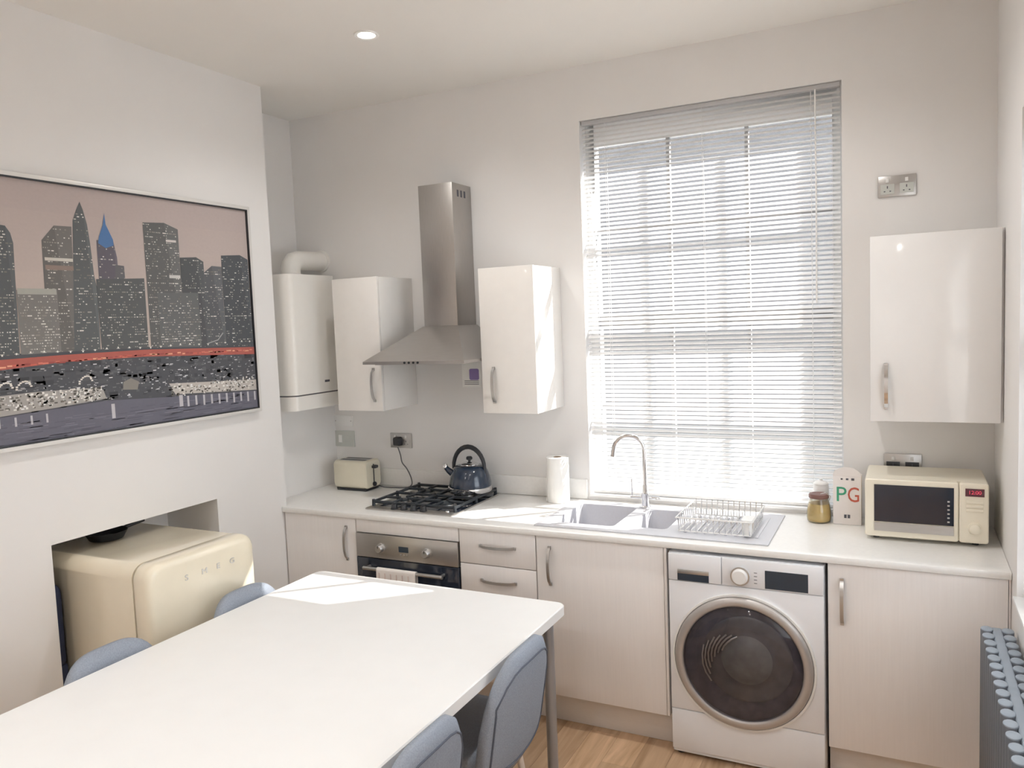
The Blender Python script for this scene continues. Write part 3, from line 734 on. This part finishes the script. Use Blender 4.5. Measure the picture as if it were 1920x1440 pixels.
obj('lid', MB().lathe([(.033, 0), (.033, .004), (.022, .014), (.006, .018), (.008, .026), (.001, .028)], (2.150, -.044, 1.061), n=28), 'whitep', r, smooth=1.0)

r = thing('tea_box', 'white tea carton with large green and red letters beside the microwave', 'box', (2.265, -.12, .911))
BX0, BX1, BY0, BY1 = 2.208, 2.320, -.150, -.080
obj('carton', MB().box(BX0, BX1, BY0, BY1, .911, 1.122), 'teabox', r, bevel=.0015)
arch = [(BX0, 1.122), (BX1, 1.122)] + [((BX0+BX1)/2+(BX1-BX0)/2*math.cos(PI*k/10), 1.126+.036*math.sin(PI*k/10)) for k in range(11)]
obj('arched_flap', MB().prism(arch, 'y', BY0, BY0+.003), 'teabox', r)
FY = BY0-.0004
obj('letter', text_mb('P', .092, lambda x, y, z: (2.240+x, FY-z, 1.040+y), .0005), 'green', r)
obj('letter', text_mb('G', .092, lambda x, y, z: (2.290+x*.78, FY-z, 1.040+y), .0005), 'red', r)
for k, s in enumerate((.004, .005, .006)): obj('printed_mark', MB().box(2.243+.022*k-s, 2.243+.022*k+s, FY-.0005, FY+.0005, 1.110-s*.8, 1.110+s*.8), 'dark', r)
for k in range(2): obj('printed_mark', MB().box(2.252+.014*k, 2.262+.014*k, FY-.0005, FY+.0005, .940, .955), 'dark', r)

# ------------------------------------------------------------------ microwave
r = thing('microwave', 'cream microwave oven with dark glass door on the worktop', 'microwave', (2.557, -.21, .911))
mx0, mx1, my0, my1, mz0, mz1 = 2.343, 2.772, -.355, -.050, .926, 1.158
obj('body', MB().rloft('y', (mx0+mx1)/2, (mz0+mz1)/2, mx1-mx0, mz1-mz0, .010, [(my0+.030, 0), (my1, 0)], 4), 'creamp', r)
dr = obj('door', MB().rloft('y', (mx0+2.672)/2, (mz0+mz1)/2, 2.672-mx0, mz1-mz0, .010, [(my0+.028, 0), (my0+.004, 0), (my0, .004)], 4), 'creamp', r)
obj('window_glass', MB().box(mx0+.034, 2.656, my0-.002, my0+.001, .988, 1.137), 'blackglass', dr)
obj('steel_door_trim', MB().box(mx0+.034, 2.656, my0-.003, my0+.001, .950, .985), 'steelh', dr)  # brushed steel strip below the door window
for k in range(6): obj('vent_dot', MB().box(2.634, 2.642, my0-.0026, my0-.0018, 1.000+.016*k, 1.006+.016*k), 'satin', dr)
cpn = obj('control_panel', MB().rloft('y', (2.674+mx1)/2, (mz0+mz1)/2, mx1-2.674, mz1-mz0, .010, [(my0+.028, 0), (my0+.004, 0), (my0, .004)], 4), 'creamp', r)
obj('display_surround', MB().box(2.694, 2.757, my0-.002, my0+.001, 1.108, 1.138), 'displaydark', cpn)
obj('display_digits', text_mb('12:00', .020, lambda x, y, z: (2.7255+x, my0-.0025-z, 1.123+y), .0005), 'display', cpn)
for k in range(3): obj('button', MB().box(2.697, 2.754, my0-.003, my0+.001, 1.080-.016*k, 1.091-.016*k), 'creamp', cpn, bevel=.001)
obj('dial', MB().lathe([(.024, 0), (.024, -.004), (.019, -.006), (.018, -.018), (.015, -.020), (.001, -.020)], (2.726, my0, .985), 'y', 32), 'creamp', cpn)
for x in (mx0+.04, mx1-.04):
    for y in (my0+.05, my1-.04): obj('foot', MB().cyl((x, y, .9105), (x, y, .927), .012, n=12), 'black', r)

# ------------------------------------------------------------------ wall cabinets
def wall_cabinet(label, x0, x1, z0, z1, hx, material, handle_mat='satin', depth=.335):
    r = thing('wall_cabinet', label, 'cabinet', ((x0+x1)/2, -depth/2, z0), 'white wall cabinets on the back wall')
    obj('carcass', MB().box(x0, XR-.001 if x1 > 2.7 else x1, -depth+.021, -.001, z0+.001, z1-.001), material, r, bevel=.001)
    d = obj('door', MB().box(x0, x1, -depth, -depth+.019, z0, z1), material, r, bevel=.002)
    bow_handle(d, hx, -depth, z0+.140, .168, True, material=handle_mat)
    return r
wall_cabinet('narrow white wall cabinet beside the boiler, left of the hood', -.300, -.003, 1.391, 2.105, -.052, 'wallcab')
wall_cabinet('narrow white wall cabinet between the hood and the window', .605, .902, 1.391, 2.106, .672, 'wallcab')
wall_cabinet('wide glossy white wall cabinet above the microwave', 2.364, 2.810, 1.388, 2.117, 2.421, 'gloss', 'chrome')

# ------------------------------------------------------------------ cooker hood
r = thing('cooker_hood', 'stainless steel chimney cooker hood above the hob', 'cooker hood', (.30, -.25, 1.65))
m = MB()
def rect(x0, x1, y0, y1, z): return [(x0, y0, z), (x1, y0, z), (x1, y1, z), (x0, y1, z)]
m.rings([rect(.003, .600, -.500, -.001, 1.650), rect(.003, .600, -.500, -.001, 1.664), rect(.190, .405, -.206, -.001, 1.832)], True, True)
obj('canopy', m, 'steelh', r, smooth=0.3)
ch = obj('chimney', MB().box(.195, .400, -.200, -.001, 1.832, 2.568), 'steel', r, bevel=.0015)
obj('upper_chimney_seam', MB().box(.1955, .3995, -.1995, -.0015, 2.185, 2.188), 'dark', ch)
for k in range(3): obj('vent_slot', MB().box(.3995, .4006, -.150+.035*k, -.132+.035*k, 2.500, 2.535), 'dark', ch)
obj('filter', MB().box(.05, .555, -.46, -.05, 1.645, 1.651), 'satin', r)
for k in range(4): obj('button', MB().lathe([(.006, 0), (.006, -.004), (.001, -.0045)], (.26+.026*k, -.500, 1.657), 'y', 12), 'black', r)

# ------------------------------------------------------------------ boiler and flue
r = thing('boiler', 'white wall-hung boiler in the alcove beside the chimney breast', 'boiler', (-.64, -.30, 1.40))
by0, by1 = -.505, -.090
prof = [(XA+.002, by0), (XA+.002, by1), (-.53, by1)]
pr2 = []
for k in range(9):
    a = PI/2*k/8
    pr2.append((-.53+.07*math.sin(a), by1-.045+.045*math.cos(a)))
for k in range(9):
    a = PI/2*k/8
    pr2.append((-.53+.07*math.cos(a), by0+.045-.045*math.sin(a)))
outline = [(XA+.002, by0), (XA+.002, by1)] + pr2
obj('casing', MB().prism(outline[::-1], 'z', 1.486, 2.142), 'boiler', r, smooth=0.5)
inner = [(x-.004 if x > -.6 else x, y+(.003 if y < -.3 else -.003)) for x, y in outline]
obj('shadow_gap', MB().prism(inner[::-1], 'z', 1.478, 1.4865), 'rubber', r, smooth=0.5)
obj('lower_flap', MB().prism(outline[::-1], 'z', 1.400, 1.4785), 'boiler', r, smooth=0.5)
obj('badge', MB().box(-.461, -.4585, -.245, -.205, 1.540, 1.552), 'dark', r)
r = thing('flue_pipe', 'white elbowed flue pipe rising from the boiler top into the wall', 'flue', (-.62, -.26, 2.142))
fp = [(-.64, -.27, 2.142), (-.64, -.27, 2.185)] + [(-.64+.0*k, -.27+.075*math.sin(PI/2*k/6), 2.185+.055*math.sin(PI/2*k/6)) for k in range(1, 7)] + [(-.64, -.10, 2.24), (-.64, -.002, 2.24)]
obj('elbow', MB().tube([(-.64, -.27, 2.142), (-.64, -.27, 2.18), (-.64, -.262, 2.208), (-.64, -.243, 2.228), (-.64, -.21, 2.236), (-.64, -.10, 2.24), (-.64, -.002, 2.242)], .055, 24), 'boiler', r, smooth=0.9)
obj('collar', MB().lathe([(.070, 0), (.070, .012), (.056, .016)], (-.64, -.27, 2.142), n=32), 'boiler', r)
obj('wall_plate', MB().lathe([(.066, 0), (.064, -.008), (.055, -.012)], (-.64, 0, 2.242), 'y', 32), 'boiler', r)

# ------------------------------------------------------------------ fridge and what sits round it
r = thing('fridge', 'cream retro fridge with rounded door standing in the fireplace opening', 'fridge', (-.36, -1.554, 0))
fy, fw, fh = -1.554, .540, .957
obj('body', MB().rloft('x', fy, .022+fh/2, fw, fh, .055, [(-.720, .01), (-.712, 0), (-.120, 0)], 7), 'cream', r, smooth=0.9)
obj('door_seal', MB().rloft('x', fy, .022+fh/2, fw-.014, fh-.014, .050, [(-.121, 0), (-.112, 0)], 7), 'rubber', r, smooth=0.9)
dr = obj('door', MB().rloft('x', fy, .022+fh/2, fw+.004, fh+.006, .060, [(-.113, .003), (-.108, 0), (-.060, 0), (-.044, .004), (-.034, .014), (-.030, .030)], 8), 'cream', r, smooth=1.0)
for ch_, y in zip('SMEG', (-1.651, -1.562, -1.491, -1.417)):
    obj('letter', text_mb(ch_, .032, lambda a, b, c, y=y: (-.030+c+.0006, y+a*1.25, .892+b), .001), 'satin', dr)
for y in (-1.76, -1.35):
    for x in (-.67, -.17): obj('foot', MB().cyl((x, y, 0), (x, y, .03), .02, n=12), 'black', r)
px_, py_ = -.590, -1.575
r = thing('frying_pan', 'black round pan lying on top of the fridge', 'pan', (px_, py_, .979))
obj('pan_body', MB().lathe([(.062, 0), (.068, .002), (.084, .032), (.087, .034), (.083, .034), (.066, .005), (.001, .004)], (px_, py_, .9795), n=32), 'black', r, smooth=0.8)
obj('pan_handle', MB().tube([(px_, py_+.083, 1.006), (px_+.01, py_+.18, 1.020)], [.008, .010], 10), 'black', r)
m = MB()
m.rloft('y', -.560, .70, .085, .34, .035, [(-1.889, .02), (-1.882, .004), (-1.862, 0), (-1.842, .004), (-1.834, .02)], 5)
r = thing('cloth_bag', 'dark blue cloth bag squeezed between the fridge and opening edge', 'bag', (-.56, -1.83, .53))
obj('bag_body', m, 'bag', r, smooth=1.2)
obj('strap', MB().tube([(-.585, -1.862, .86), (-.575, -1.862, .93), (-.545, -1.862, .93), (-.535, -1.862, .86)], .006, 8), 'bag', r)
r['label'] = 'dark blue cloth bag wedged beside the fridge in the opening'
obj('bag_base', MB().box(-.60, -.52, -1.889, -1.834, 0.001, .545), 'bag', r, bevel=.01)

# ------------------------------------------------------------------ picture
r = thing('framed_picture', 'large framed night skyline print on the chimney breast', 'picture', (XC, -1.475, 1.45))
PY1, PY0, PZ0, PZ1 = -.775, -2.175, 1.454, 2.446
m = MB(); e = .016
FX0, FX1 = XC+.001, XC+.026
fr = grid_slab([PY0-e, PY0, PY1, PY1+e], [PZ0-e, PZ0, PZ1, PZ1+e], {(1, 1)}, lambda u, v, t: (FX0+(FX1-FX0)*t, u, v))
f = obj('frame', fr, 'frame', r, bevel=.0015)
ins = grid_slab([PY0, PY0+.006, PY1-.006, PY1], [PZ0, PZ0+.006, PZ1-.006, PZ1], {(1, 1)}, lambda u, v, t: (FX0+.012+.013*t, u, v))
obj('inner_lip', ins, 'black', f)
def srgb(c): return tuple(((v/255)/12.92 if v/255 <= .04045 else ((v/255+.055)/1.055)**2.4) for v in c)
PV, PF, PC = [], [], []
def poly(pts, col, layer):
    o = len(PV)
    for (s, z) in pts:
        s = min(max(s, .004), 1.396); z = min(max(z, .004), .988)
        PV.append((FX0+.015+layer*.00012, PY1-s, PZ0+z))
    PF.append(tuple(range(o, o+len(pts)))); PC.append((*srgb([min(235, v*.92+30) for v in col]), 1))
def rectp(s, z, w, h, col, layer): poly([(s, z), (s+w, z), (s+w, z+h), (s, z+h)], col, layer)
for k in range(6): rectp(0, .30+.115*k, 1.4, .115, (176-k*2, 162-k*2, 153-k), 0)
rectp(0, 0, 1.4, .34, (52, 54, 62), 1)
BL = {
'L0': ([(1.24,.33),(1.24,.70),(1.30,.74),(1.40,.74),(1.40,.33)], (62,66,70)),
'A': ([(1.262,.33),(1.262,.815),(1.199,.809),(1.182,.784),(1.174,.747),(1.176,.687),(1.186,.328)], (66,70,73)),
'C': ([(1.066,.766),(1.012,.826),(.939,.828),(.960,.332),(1.088,.338),(1.07,.582)], (84,82,80)),
'D': ([(.970,.332),(.932,.853),(.914,.895),(.896,.93),(.884,.899),(.871,.843),(.864,.769),(.857,.636),(.848,.586),(.855,.326)], (72,76,78)),
'E': ([(.835,.783),(.759,.789),(.746,.717),(.740,.321),(.842,.326)], (78,74,84)),
'F': ([(.758,.687),(.716,.684),(.712,.319),(.770,.322)], (80,80,84)),
'H': ([(.609,.875),(.498,.883),(.425,.86),(.430,.304),(.612,.315)], (76,77,77)),
'I': ([(.425,.734),(.332,.741),(.291,.722),(.296,.297),(.430,.304)], (58,61,64)),
'J': ([(.296,.669),(.243,.705),(.183,.703),(.186,.291),(.300,.297)], (70,72,76)),
'K': ([(.181,.757),(.061,.766),(.010,.746),(.006,.291),(.186,.291)], (56,60,65)),
'G': ([(.850,.625),(.622,.635),(.625,.314),(.850,.325)], (68,71,73)),
'H2': ([(.560,.574),(.335,.577),(.335,.298),(.560,.308)], (82,84,85)),
'B': ([(1.178,.576),(1.021,.579),(1.024,.335),(1.182,.336)], (104,102,100)),
}
rnd = random.Random(11)
def inside(pt, pg):
    x, y = pt; c = False
    for i in range(len(pg)):
        x1, y1 = pg[i]; x2, y2 = pg[i-1]
        if (y1 > y) != (y2 > y) and x < (x2-x1)*(y-y1)/(y2-y1)+x1: c = not c
    return c
lay = 2
for nm, (pg, col) in BL.items():
    poly(pg, col, lay)
    mid = sum(p[0] for p in pg)/len(pg)
    half = [p for p in pg if p[0] <= mid+.002]
    if len(half) >= 3: poly(half, tuple(min(255, c*1.13) for c in col), lay+.2)
    xs = [p[0] for p in pg]; zs = [p[1] for p in pg]
    dens = {'B': .8, 'A': .42, 'K': .30, 'H': .46, 'H2': .46, 'C': .38}.get(nm, .34)
    z = min(zs)+.006
    while z < max(zs)-.012:
        rowk = rnd.random()
        x = min(xs)+.004
        while x < max(xs)-.004:
            w = rnd.choice((.004, .004, .006, .010, .018 if rowk > .8 else .005))
            if rnd.random() < dens*(1.9 if rowk > .86 else .75) and inside((x, z), pg) and inside((x+w, z+.004), pg):
                b = rnd.choice((104, 125, 150, 180, 210))
                poly([(x, z), (x+w, z), (x+w, z+.0042), (x, z+.0042)], (b, b-3, b-10), lay+.5)
            x += w+.0045
        z += .0105
    lay += 1
poly([(.829,.771),(.823,.797),(.801,.849),(.791,.896),(.788,.85),(.759,.789),(.759,.766),(.796,.753)], (58, 98, 150), lay)
rectp(1.024, .560, .152, .022, (150, 150, 142), lay); rectp(.945, .690, .115, .012, (188, 184, 176), lay); rectp(.945, .655, .115, .018, (120, 104, 96), lay)
rectp(.430, .640, .06, .014, (190, 188, 184), lay); rectp(.44, .80, .055, .010, (196, 190, 186), lay)
lay += 1
poly([(1.40,.335),(1.264,.334),(1.026,.338),(.649,.336),(.006,.316),(.006,.08),(.506,.106),(.847,.124),(1.283,.107),(1.40,.10)], (58, 60, 66), lay)
for k in range(520):
    s, z = rnd.uniform(.01, 1.39), rnd.uniform(.13, .29); b = rnd.choice((84, 96, 120, 150, 200)); w = rnd.choice((.004, .008, .016))
    rectp(s, z, w, .004, (b, b, b+4), lay+.5)
for k in range(260):
    s, z = rnd.uniform(.01, 1.39), rnd.uniform(.10, .30); w = rnd.uniform(.01, .05); b = rnd.choice((40, 48, 66, 74))
    rectp(s, z, w, rnd.uniform(.006, .02), (b, b+1, b+6), lay+.2)
lay += 1
poly([(1.40,.185),(1.276,.190),(1.137,.193),(.90,.186),(.859,.175),(.846,.137),(1.044,.125),(1.283,.115),(1.40,.112)], (150, 146, 142), lay)
poly([(.534,.171),(.006,.146),(.006,.094),(.504,.120)], (176, 170, 164), lay)
poly([(.763,.198),(.725,.212),(.687,.193),(.697,.160),(.767,.166)], (118, 114, 108), lay)
for k in range(420):
    left = rnd.random() < .62
    s = rnd.uniform(.86, 1.39) if left else rnd.uniform(.01, .52); z = rnd.uniform(.13, .185) if left else rnd.uniform(.10, .16)
    b = rnd.choice((70, 90, 205, 225, 238)); rectp(s, z, rnd.uniform(.004, .014), rnd.uniform(.004, .009), (b, b-4, b-10), lay+.5)
for c0 in (1.25, 1.18, .93):
    pts = [(c0+.030*math.cos(PI*k/10)*(.9 if k % 2 else 1), .205+.028*math.sin(PI*k/10)) for k in range(11)]
    for a, b in zip(pts[:-1], pts[1:]): rectp(min(a[0], b[0]), a[1], .009, .006, (214, 208, 200), lay+.6)
lay += 1
poly([(1.40,.100),(1.283,.111),(.846,.128),(.505,.110),(.006,.089),(.006,.003),(1.396,.004)], (84, 84, 98), lay)
for k in range(150):
    s, z = rnd.uniform(.01, 1.34), rnd.uniform(.006, .085); w = rnd.uniform(.03, .12); b = rnd.choice((70, 76, 94, 102))
    rectp(s, z, w, .0035, (b, b, b+13), lay+.3)
for (s, z0, z1, w) in [(.812, .052, .112, .016), (.465, .062, .114, .020)]+[(.43-.046*k, .058-.002*k+.004*(k % 2), .106-.002*k, .011) for k in range(10)]+[(1.10+.06*k, .072, .106, .008) for k in range(4)]:
    rectp(s, z0, w, z1-z0, (176, 174, 180), lay+.5)
lay += 1
poly([(1.40,.318),(1.264,.321),(1.026,.326),(.649,.328),(.006,.310),(.006,.274),(.652,.298),(1.029,.298),(1.268,.283),(1.40,.276)], (158, 74, 64), lay)
for k in range(60):
    t = k/59; s = .02+1.36*t; z = .300-.012*abs(t-.45)*2+.006*rnd.random()
    rectp(s, z, rnd.uniform(.012, .04), .006, rnd.choice(((206, 110, 92), (190, 84, 70), (140, 58, 54), (222, 150, 120))), lay+.5)
for k in range(26):
    s = .03+.053*k; rectp(s, .336+.004*math.sin(k), .006, .007, (226, 222, 214), lay+.6)
    rectp(s-.005, .3385, .016, .002, (190, 186, 180), lay+.55)
poly([(.20,.385),(.235,.352),(.30,.338),(.30,.342),(.236,.357),(.203,.390)], (150, 150, 150), lay+.6)
me = bpy.data.meshes.new('print'); o3 = Vector(OFF[r.name])
me.from_pydata([tuple(Vector(p)-o3) for p in PV], [], PF); me.materials.append(M['print'])
ca = me.color_attributes.new('Col', 'FLOAT_COLOR', 'CORNER')
for pgn, c in zip(me.polygons, PC):
    for li in pgn.loop_indices: ca.data[li].color = c
pr = bpy.data.objects.new('print', me); COL.objects.link(pr); pr.parent = r
obj('backing_board', MB().box(FX0, FX0+.0145, PY0+.001, PY1-.001, PZ0+.001, PZ1-.001), 'card', r)

# ------------------------------------------------------------------ table and chairs
r = thing('dining_table', 'white rectangular dining table with round chrome legs', 'table', (.711, -1.93, 0))
TX0, TX1, TY0, TY1 = .105, 1.317, -2.82, -1.036
obj('tabletop', MB().rloft('z', (TX0+TX1)/2, (TY0+TY1)/2, TX1-TX0, TY1-TY0, .035, [(.709, .003), (.712, 0), (.746, 0), (.750, .004)], 5), 'table', r)
for (x, y) in ((TX0+.06, TY1-.06), (TX1-.055, TY1-.06), (TX0+.06, TY0+.06), (TX1-.055, TY0+.06)):
    l = obj('leg', MB().cyl((x, y, 0.004), (x, y, .705), .021, n=24), 'legmetal', r)
    obj('leg_plate', MB().cyl((x, y, .700), (x, y, .7095), .042, n=24), 'satin', l)
    obj('leg_foot', MB().cyl((x, y, 0.0), (x, y, .008), .023, n=20), 'black', l)
def make_chair():
    """faces -x, origin on the floor under the seat"""
    r = thing('dining_chair', 'x', 'chair', (0, 0, 0), 'grey-blue upholstered dining chairs')
    nu, nv = 24, 12; HWt = .216
    def pt(u, v, side):
        # u -1..1 across, v 0..1 up; rounded outline
        top = .796 - .20*abs(u)**4; bot = .373 + .065*abs(u)**2.5
        w = HWt
        z = bot + (top-bot)*v
        wrap = .022*abs(u)**2.2
        x = .222 - wrap + .06*(z-.42)/.36
        th = .058*(1-abs(u)**6*.55)*(1-abs(2*v-1)**8*.6)
        y = u*w
        nrm = Vector((1, .25*u*abs(u), -.15)).normalized()
        return Vector((x, y, z)) + nrm*(th/2)*side
    m = MB(); o = 0
    for side in (1, -1):
        for i in range(nu+1):
            for j in range(nv+1): m.v.append(tuple(pt(-1+2*i/nu, j/nv, side)))
    S = (nu+1)*(nv+1); ix = lambda s, i, j: s*S+i*(nv+1)+j
    for i in range(nu):
        for j in range(nv):
            m.f.append((ix(0, i, j), ix(0, i+1, j), ix(0, i+1, j+1), ix(0, i, j+1)))
            m.f.append((ix(1, i, j), ix(1, i, j+1), ix(1, i+1, j+1), ix(1, i+1, j)))
    for i in range(nu):
        m.f.append((ix(0, i, 0), ix(1, i, 0), ix(1, i+1, 0), ix(0, i+1, 0))); m.f.append((ix(0, i, nv), ix(0, i+1, nv), ix(1, i+1, nv), ix(1, i, nv)))
    for j in range(nv):
        m.f.append((ix(0, 0, j), ix(0, 0, j+1), ix(1, 0, j+1), ix(1, 0, j))); m.f.append((ix(0, nu, j), ix(1, nu, j), ix(1, nu, j+1), ix(0, nu, j+1)))
    b = obj('backrest', m, 'fabric', r, smooth=1.6)
    ring = []
    for k in range(40):
        t = k/40*4; q = t % 1
        if t < 1: u, v = -.86+1.72*q, .90
        elif t < 2: u, v = .86, .90-.8*q
        elif t < 3: u, v = .86-1.72*q, .10
        else: u, v = -.86, .10+.8*q
        ring.append(pt(u, v, 1.02))
    obj('piping', MB().tube(ring, .0035, 6, loop=True), 'piping', b, smooth=1.5)
    # seat: a padded superellipse cushion on a thin pan
    def cushion(z0, z1, a, bb, cx_, p=3.2):
        st = [(z0, .90), (z0+.010, .97), ((z0+z1)/2, 1.0), (z1-.018, .985), (z1-.004, .93), (z1+.004, .75), (z1+.007, .4)]
        rr = []
        for z, sc_ in st:
            rg = []
            for k in range(36):
                a_ = 2*PI*k/36; c, s = math.cos(a_), math.sin(a_)
                rg.append((cx_+a*sc_*math.copysign(abs(c)**(2/p), c), bb*sc_*math.copysign(abs(s)**(2/p), s), z))
            rr.append(rg)
        return MB().rings(rr)
    st = obj('seat', cushion(.400, .480, .225, .225, -.035), 'fabric', r, smooth=1.4)
    obj('seat_pan', MB().rloft('z', 0, 0, .36, .36, .05, [(.385, .0), (.402, .0)]), 'black', st)
    for sx in (-1, 1):
        for sy in (-1, 1):
            l = obj('leg', MB().tube([(sx*.150, sy*.150, .392), (sx*.195, sy*.195, .004)], [.014, .009], 14), 'paleleg', r)
            obj('foot_glide', MB().cyl((sx*.1955, sy*.1955, 0), (sx*.195, sy*.195, .006), .0095, n=12), 'black', l)
    return r
c0 = make_chair()
spots = [(1.101, -1.541, 0, 'grey-blue chair nearest the sink, back turned to the washing machine'),
         (1.101, -2.130, 0, 'grey-blue chair cut by the bottom edge of the photo, washing machine side'),
         (.333, -1.450, PI, 'grey-blue chair in front of the fridge door, partly sunlit'),
         (.333, -2.070, PI, 'grey-blue chair at the left table edge, in front of the fridge side')]
for i, (x, y, a, lb) in enumerate(spots):
    o = c0 if i == 0 else copy_tree(c0)
    o.location = (x, y, 0); o.rotation_euler = (0, 0, a); o['label'] = lb

# ------------------------------------------------------------------ radiator
RZB, RZT = .16, .762; rx = 2.762
r = thing('column_radiator', 'anthracite double column radiator under the side window', 'radiator', (rx, -1.60, 0))
ny = 26
def oval(cx_, cy_, st):
    return MB().rings([[(cx_+.0185*q*math.cos(2*PI*k/16), cy_+.0235*q*math.sin(2*PI*k/16), z) for k in range(16)] for z, q in st])
t0 = None
for row, xx in ((0, 2.732), (1, 2.792)):
    for k in range(ny):
        y = -.800-.0612*k
        if t0 is None:
            t0 = obj('tube', oval(xx, y, ((RZB, .8), (RZB+.004, 1), (RZT-.006, 1), (RZT-.005, .97))), 'anthracite', r, smooth=0.8)
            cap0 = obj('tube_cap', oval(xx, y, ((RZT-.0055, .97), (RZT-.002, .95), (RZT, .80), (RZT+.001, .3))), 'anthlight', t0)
            bs = (xx, y)
        else:
            c = link_copy(t0, r, (xx-bs[0], y-bs[1], 0)); link_copy(cap0, c)
for z in (.740, .22):
    obj('header_rail', MB().rloft('y', rx, z, .030, .034, .006, [(-.772, .003), (-.775, 0), (-2.355, 0), (-2.358, .003)], 4), 'anthlight' if z > .5 else 'anthracite', r)  # upper rail takes the painted lit tone
for y in (-1.0, -2.1): obj('wall_bracket', MB().box(2.775, XR, y-.012, y+.012, .60, .64), 'anthracite', r)
